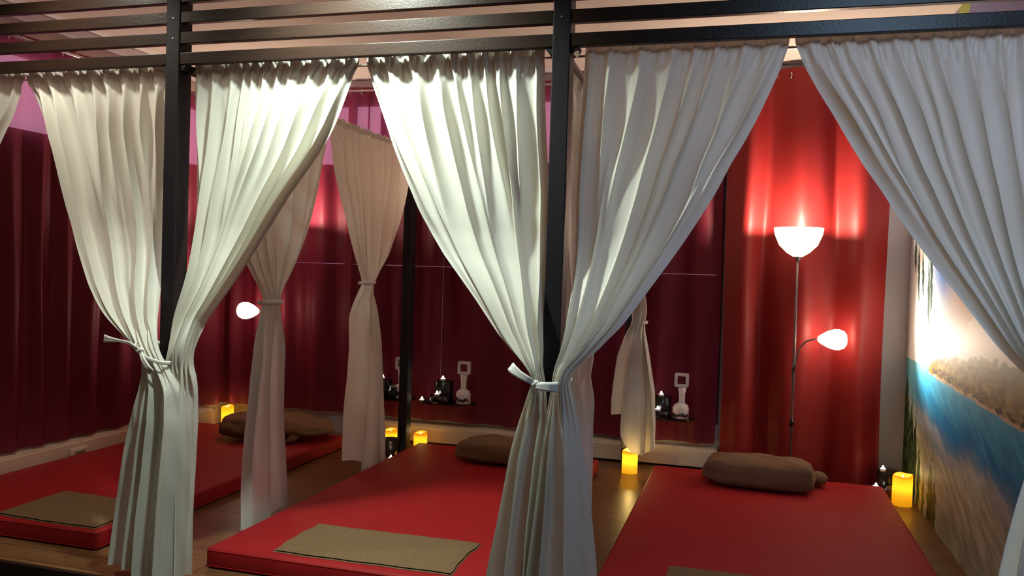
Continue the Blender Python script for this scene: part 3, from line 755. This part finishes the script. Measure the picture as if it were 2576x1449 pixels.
# ------------------------------------------------------------------ floor lamps
def lamp_light(name, loc, energy, size, col=(1.0, .72, .46)):
    l = bpy.data.lights.new(name, 'POINT'); l.energy = energy; l.color = col; l.shadow_soft_size = size
    o = bpy.data.objects.new(name, l); C.objects.link(o); o.location = loc; return o
def floor_lamp(label, x, y, s, e1=1.0):
    """s=+1 reading arm to the right, -1 to the left"""
    t = thing('floor_lamp', label, 'lamp', (x, y, 0), 'floor lamps with reading arms')
    obj('base', L([(.0001, 0), (.100, 0), (.100, .012), (.09, .02), (.02, .028), (.0001, .028)], (x, y, .001), 40), M['grey_metal'], t, True)
    obj('pole', T([(x, y, .02), (x, y, .82), (x, y, 1.585)], [.0095, .0095, .008], 14), M['grey_metal'], t, True)
    obj('pole_joint', L([(.0001, 0), (.013, 0), (.013, .06), (.0001, .06)], (x, y, .79), 16), M['grey_metal'], t, True)
    obj('foot_switch', L([(.0001, 0), (.014, 0), (.014, .05), (.0001, .05)], (x, y, .42), 14), M['black_gloss'], t, True)
    obj('collar', L([(.008, 0), (.014, .005), (.026, .032), (.026, .036), (.0001, .036)], (x, y, 1.545), 24), M['grey_metal'], t, True)
    # bowl: open on top, thick wall
    prof = [(.030, 0), (.075, .028), (.125, .078), (.155, .150), (.162, .195), (.158, .195), (.150, .150), (.120, .082), (.070, .034), (.026, .008)]
    b = obj('lamp_shade', L(prof, (x, y, 1.575), 44), M['shade'], t, True)
    obj('bulb', L([(.0001, 0), (.014, 0), (.016, .02), (.03, .055), (.028, .08), (.0001, .098)], (x, y, 1.60), 20), M['bulb'], b, True)
    # goose neck arm
    z0 = .80
    pts = [(x + s * .008, y - .01, z0), (x + s * .012, y - .02, z0 + .08), (x + s * .03, y - .025, z0 + .155), (x + s * .07, y - .03, z0 + .205), (x + s * .115, y - .03, z0 + .222), (x + s * .150, y - .03, z0 + .226)]
    arm = obj('reading_arm', T(pts, .0055, 10), M['grey_metal'], t, True)
    tip = (x + s * .145, y - .03, z0 + .226)
    ax = Vector((s * 1, -.05, .02)).normalized()
    obj('reading_shade', L([(.016, 0), (.030, .018), (.055, .06), (.070, .105), (.070, .135), (.058, .165), (.034, .182), (.0001, .186)], tip, 32, ax), M['shade'], arm, True)
    obj('pull_cord', T([(tip[0] + s * .02, y - .03, tip[2] - .02), (tip[0] + s * .024, y - .03, tip[2] - .09)], .0018, 6), M['grey_metal'], arm, True)
    return t
floor_lamp('tall floor lamp glowing before the bright red curtain, reading arm to the right', .298, 5.945, 1)
floor_lamp('floor lamp in the left corner, mostly behind curtains, reading arm to the left', -3.70, 5.945, -1)
for x, s, k in ((.298, 1, 1.0), (-3.70, -1, .8)):
    lamp_light('uplight_bulb', (x, 5.935, 1.778), 64 * k, .04, (1.0, .78, .58))
    lamp_light('reading_halo', (x + s * .25, 6.035, 1.04), 4.5 * k, .05, (1.0, .74, .52))  # bare light added between reading shade and curtain for the halo
    sp = bpy.data.lights.new('reading_beam', 'SPOT'); sp.energy = 80 * k; sp.color = (1.0, .84, .66); sp.spot_size = math.radians(125); sp.spot_blend = 1.0; sp.shadow_soft_size = .05
    so = bpy.data.objects.new('reading_beam', sp); C.objects.link(so); so.location = (x + s * .36, 5.93, 1.03)
    so.rotation_euler = Vector((s * 1, -.75, .35)).to_track_quat('-Z', 'Y').to_euler()

# ------------------------------------------------------------------ candles and tealights
def candle(label, x, y, h, r, e=.35):
    t = thing('led_candle', label, 'candle', (x, y, 0), 'yellow glowing pillar candles')
    prof = [(.0001, .0), (r, 0), (r, h * .5)]
    bm = bmesh.new(); n = 36; rings = []
    levels = [(r, 0.001), (r * 1.01, h * .3), (r * .99, h * .6), (r, h * .9), (r * .97, h), (r * .86, h), (r * .80, h - .012), (r * .80, h - .03), (.0005, h - .034)]
    for k, (rr, z) in enumerate(levels):
        ring = []
        for i in range(n):
            a = 2 * PI * i / n
            zz = z + (.006 * math.sin(a + 1) + .003 * math.sin(3 * a + 2)) * (1 if z > h * .95 else 0)
            ring.append(bm.verts.new((x + rr * math.cos(a), y + rr * math.sin(a), zz)))
        rings.append(ring)
    for a, b in zip(rings, rings[1:]):
        for i in range(n): bm.faces.new((a[i], a[(i + 1) % n], b[(i + 1) % n], b[i]))
    bm.faces.new(rings[0][::-1])
    wx = obj('wax', bm, M['wax'], t, True)
    obj('wick_flame', L([(.0001, 0), (.004, .003), (.005, .015), (.0001, .034)], (x, y, h - .032), 12), M['flame'], wx, True)
    lamp_light('candle_led', (x, y, h * .60), min(e, .6) * .6, .012, (1.0, .74, .22))
    lamp_light('candle_flame', (x, y, h + .010), e * .7, .008, (1.0, .70, .22))
candle('yellow candle on the floor right of the rear curtain, beside the bronze bowl', -2.70, 6.03, .138, .053)
candle('yellow candle low between rear post and middle mattress', -2.445, 6.03, .135, .053)
candle('tall yellow candle standing alone on the floor under the glowing curtain hem', -.79, 5.93, .165, .056, 2.6)
candle('yellow candle at the right mattress corner by the beach mural', .975, 5.77, .195, .060, .5)
candle('yellow candle at the end of the left heater in the corner', -4.285, 6.16, .185, .052)

def tealight(label, x, y, z, group='small white tealights', e=True):
    t = thing('tealight', label, 'tealight', (x, y, z), group)
    obj('cup', L([(.0001, 0), (.018, 0), (.020, .004), (.020, .016), (.018, .016), (.017, .012), (.0001, .012)], (x, y, z), 20), M['tin'], t, True)
    obj('flame', L([(.0001, 0), (.008, .003), (.009, .010), (.006, .019), (.0001, .027)], (x, y, z + .012), 12), M['flame'], t, True)

def shelf(label, x0, x1, yb, dep, z, group='black wall shelves'):
    t = thing('wall_shelf', label, 'shelf', ((x0 + x1) / 2, yb, z), group)
    cx, hw = (x0 + x1) / 2, (x1 - x0) / 2
    bm = bmesh.new(); top = []; bot = []
    pts = [(cx - hw, yb)] + [(cx - hw * math.cos(PI * k / 20), yb - dep * math.sin(PI * k / 20) ** .7) for k in range(1, 20)] + [(cx + hw, yb)]
    for (x, y) in pts: top.append(bm.verts.new((x, y, z))); bot.append(bm.verts.new((x, y, z - .018)))
    bm.faces.new(top); bm.faces.new(bot[::-1])
    for i in range(len(pts)):
        j = (i + 1) % len(pts); bm.faces.new((top[j], top[i], bot[i], bot[j]))
    bmesh.ops.recalc_face_normals(bm, faces=bm.faces)
    obj('board', bm, M['black_gloss'], t)
    for s in (-.5, .5):
        obj('bracket', B(cx + hw * s - .008, cx + hw * s + .008, yb - dep * .5, YB, z - .034, z - .018), M['black_gloss'], t)
SY = YB - .195
shelf('black shelf left of the dark rear post', -2.85, -2.55, SY, .15, .384)
shelf('black shelf right of the dark rear post', -2.50, -2.035, SY, .17, .384)
shelf('black shelf on the back wall near the bright red curtain', -.69, -.36, SY, .15, .397)

def stand(label, x, y, z, group='black stepped candle stands', k=1.0):
    t = thing('candle_stand', label, 'candle holder', (x, y, z), group)
    obj('base', L([(.0001, 0), (.085 * k, 0), (.088 * k, .01), (.088 * k, .030), (.080 * k, .055 * k), (.0001, .055 * k)], (x, y, z), 28), M['black_gloss'], t, True)
    obj('step', L([(.0001, 0), (.075 * k, 0), (.078 * k, .005), (.078 * k, .165 * k), (.072 * k, .17 * k), (.0001, .17 * k)], (x + .008, y + .05, z), 28), M['black_gloss'], t, True)
def tl_on_stand(l1, l2, x, y, z, k=1.0):
    tealight(l1, x, y + .03, z + .1705 * k)
    tealight(l2, x - .012, y - .06 * k, z + .0555 * k)
stand('black stepped candle stand on the shelf right of the rear post', -2.29, 6.035, .384, k=.95)
tealight('tealight on top of the black stand right of the rear post', -2.285, 6.065, .384 + .163)
tealight('tealight on the low step of the black stand right of the rear post', -2.30, 5.985, .384 + .0535)
tealight('lone tealight at the left end of the shelf right of the rear post', -2.455, 6.06, .373)
stand('black stepped candle stand behind the shelf bowl near the bright red curtain', -.60, 6.06, .397, k=.85)
tealight('upper tealight on the stand near the bright red curtain', -.598, 6.08, .397 + .146)
tealight('lower tealight on the stand near the bright red curtain', -.612, 6.01, .397 + .048)
stand('black stepped candle stand on the shelf left of the rear post', -2.81, 6.06, .384, k=.8)
tealight('upper tealight left of the dark rear post', -2.808, 6.09, .384 + .137)
tealight('lower tealight left of the dark rear post', -2.80, 5.995, .384 + .045)

def bowl_glass(label, x, y, z, r=.06):
    t = thing('glass_bowl', label, 'bowl', (x, y, z), 'small dark glass bowls')
    obj('bowl', L([(.0001, 0), (r * .5, 0), (r * .95, r * .5), (r, r), (r * .8, r * 1.6), (r * .85, r * 1.75), (r * .8, r * 1.75), (r * .74, r * 1.6), (r * .93, r), (.0001, r * .1)], (x, y, z), 26), M['black_glass'], t, True)
    obj('rim', torus(bmesh.new(), (x, y, z + r * 1.75), r * .83, .003, (0, 0, 1)), M['metal'], t, True)
bowl_glass('dark glass bowl on the shelf left of the rear post', -2.685, 6.055, .384, .055)
bowl_glass('dark glass bowl at the left of the shelf near the bright red curtain', -.655, 5.995, .397, .034)

def decanter(label, x, y, z, k=1.0, lean=0.0):
    t = thing('decanter', label, 'decanter', (x, y, z), 'white square-topped decanters')
    obj('body', L([(.0001, 0), (.050, 0), (.056, .006), (.057, .075), (.050, .095), (.026, .110), (.020, .114)], (x, y, z), 28), M['ceramic'], t, True)
    bm = bmesh.new()
    rnd = random.Random(int(abs(x) * 100))
    for k2 in range(7):
        a = -PI / 2 + (k2 - 3) * .32; rr = .0575
        c = Vector((x + rr * math.cos(a), y + rr * math.sin(a), z + .022 + rnd.uniform(0, .028)))
        g = bmesh.ops.create_uvsphere(bm, u_segments=10, v_segments=8, radius=.012 + rnd.uniform(0, .004))
        q = Matrix.Rotation(a, 3, 'Z')
        for v in g['verts']: v.co = c + q @ Vector((v.co.x * .12, v.co.y, v.co.z * .9))
    obj('floral_glaze', bm, M['ceramic_dark'], t, True)
    obj('foot_ring', torus(bmesh.new(), (x, y, z + .004), .052, .004), M['metal'], t, True)
    obj('neck', L([(.027, .100), (.021, .125), (.022, .175), (.030, .222), (.0001, .222)], (x + lean, y, z), 22), M['ceramic'], t, True)
    zc = z + .275
    bm = bmesh.new()
    o_, i_ = .050, .029
    def rr(h, r, n=5):
        out = []
        for sx, sz, a0 in ((1, 1, 0), (-1, 1, 90), (-1, -1, 180), (1, -1, 270)):
            for q in range(n + 1):
                a = math.radians(a0 + 90 * q / n); out.append((x + sx * (h - r) + r * math.cos(a), zc + sz * (h - r) + r * math.sin(a)))
        return out
    of, inn = rr(o_, .012), rr(i_, .003)
    yf, yk = y - .014, y + .014
    V = {}
    for nm, ring, yy in (('of', of, yf), ('if', inn, yf), ('ob', of, yk), ('ib', inn, yk)):
        V[nm] = [bm.verts.new((px, yy, pz)) for px, pz in ring]
    N = len(of)
    for i in range(N):
        j = (i + 1) % N
        bm.faces.new((V['of'][i], V['of'][j], V['if'][j], V['if'][i])); bm.faces.new((V['ob'][j], V['ob'][i], V['ib'][i], V['ib'][j]))
        bm.faces.new((V['of'][j], V['of'][i], V['ob'][i], V['ob'][j])); bm.faces.new((V['if'][i], V['if'][j], V['ib'][j], V['ib'][i]))
    bmesh.ops.recalc_face_normals(bm, faces=bm.faces)
    obj('square_stopper', bm, M['ceramic'], t)
decanter('white square-topped decanter half hidden by the dark rear post', -2.640, 6.075, .384)
decanter('white square-topped decanter right of the rear post, fully visible', -2.105, 6.045, .384)
decanter('white square-topped decanter with crooked neck near the bright red curtain', -.455, 6.065, .397, lean=.006)

# bronze bowl on the floor by the rear post
t = thing('bronze_bowl', 'dark bronze bowl on the floor at the foot of the rear post', 'bowl', (-2.575, 5.72, 0))
obj('bowl', L([(.0001, 0), (.035, 0), (.032, .012), (.05, .045), (.066, .09), (.062, .118), (.070, .126), (.066, .130), (.056, .118), (.058, .09), (.03, .03), (.0001, .026)], (-2.565, 5.73, .001), 30), M['bronze'], t, True)
tealight('tealight standing in for a reflection in front of the bronze bowl', -2.50, 5.60, .001)  # tealight added in place of a tealight reflection at the bowl

# corner cluster at the right mattress
stand('black stepped candle stand in the right corner beside the mural', .925, 6.02, 0, k=.9)
tealight('upper tealight in the right corner beside the grey wall strip', .895, 6.03, .1535)
tealight('lower tealight just behind the far right corner of the right mattress', .845, 5.955, .0495)
t = thing('glass_votive', 'small brown glass votive beside the right corner candle', 'votive', (.935, 5.87, 0))
obj('cup', L([(.0001, 0), (.026, 0), (.034, .02), (.036, .07), (.033, .09), (.030, .09), (.032, .07), (.030, .022), (.0001, .012)], (.925, 5.84, .001), 24), M['brown_glass'], t, True)
obj('rim', torus(bmesh.new(), (.925, 5.84, .091), .0315, .002), M['metal'], t, True)

# ------------------------------------------------------------------ lights
def area(name, loc, rot, e, sx, sy, col, spread=None):
    l = bpy.data.lights.new(name, 'AREA'); l.shape = 'RECTANGLE'; l.size = sx; l.size_y = sy; l.energy = e; l.color = col
    if spread: l.spread = spread
    o = bpy.data.objects.new(name, l); C.objects.link(o); o.location = loc; o.rotation_euler = rot; return o
# ceiling spot in front of the frame
l = bpy.data.lights.new('ceiling_spot', 'SPOT'); l.energy = 250; l.color = (.86, 1.0, .88); l.shadow_soft_size = .05
l.spot_size = math.radians(112); l.spot_blend = 1.0
o = bpy.data.objects.new('ceiling_spot', l); C.objects.link(o); o.location = (-1.66, 2.70, 2.90)
d = Vector((-1.50, 3.2, 1.7)) - o.location; o.rotation_euler = d.to_track_quat('-Z', 'Y').to_euler()
l = bpy.data.lights.new('ceiling_spot', 'SPOT'); l.energy = 55; l.color = (1.0, .96, .80); l.shadow_soft_size = .05
l.spot_size = math.radians(112); l.spot_blend = 1.0
o = bpy.data.objects.new('ceiling_spot', l); C.objects.link(o); o.location = (-3.05, 2.68, 2.90)
d = Vector((-3.0, 3.2, 1.7)) - o.location; o.rotation_euler = d.to_track_quat('-Z', 'Y').to_euler()
# bluish fill added under the ceiling, standing in for room daylight from the right
area('daylight_fill', (.60, 1.45, 2.88), (math.radians(44), 0, math.radians(-3)), 11, .6, .6, (.45, .70, 1.0), math.radians(105))
# unseen warm fill light added under the ceiling before the frame
area('warm_fill', (-2.4, 2.2, 2.92), (0, 0, 0), 7, .6, .6, (1.0, .90, .72))
w = bpy.data.worlds.new('world'); bpy.context.scene.world = w; w.use_nodes = True
w.node_tree.nodes['Background'].inputs[0].default_value = (.35, .28, .4, 1); w.node_tree.nodes['Background'].inputs[1].default_value = .3

# ------------------------------------------------------------------ camera
cam = bpy.data.cameras.new('camera'); co = bpy.data.objects.new('camera', cam); C.objects.link(co)
cam.sensor_width = 36; cam.lens = 36 * 2085.84 / 2576; cam.clip_start = .05
R = ((0.9602905565, -0.0354901525, 0.2767354261), (0.2772772903, 0.0112845409, -0.9607236665), (0.0309733972, 0.9993063135, 0.0206770514))
# rows of R are the world axes in camera space
co.matrix_world = Matrix(((R[0][0], R[0][1], R[0][2], 0), (R[1][0], R[1][1], R[1][2], 0), (R[2][0], R[2][1], R[2][2], 1.42), (0, 0, 0, 1)))
sc = bpy.context.scene; sc.camera = co
sc.view_settings.view_transform = 'Standard'; sc.view_settings.look = 'None'
sc.view_settings.exposure = 0.0; sc.view_settings.gamma = 1.0; sc.view_settings.use_curve_mapping = False
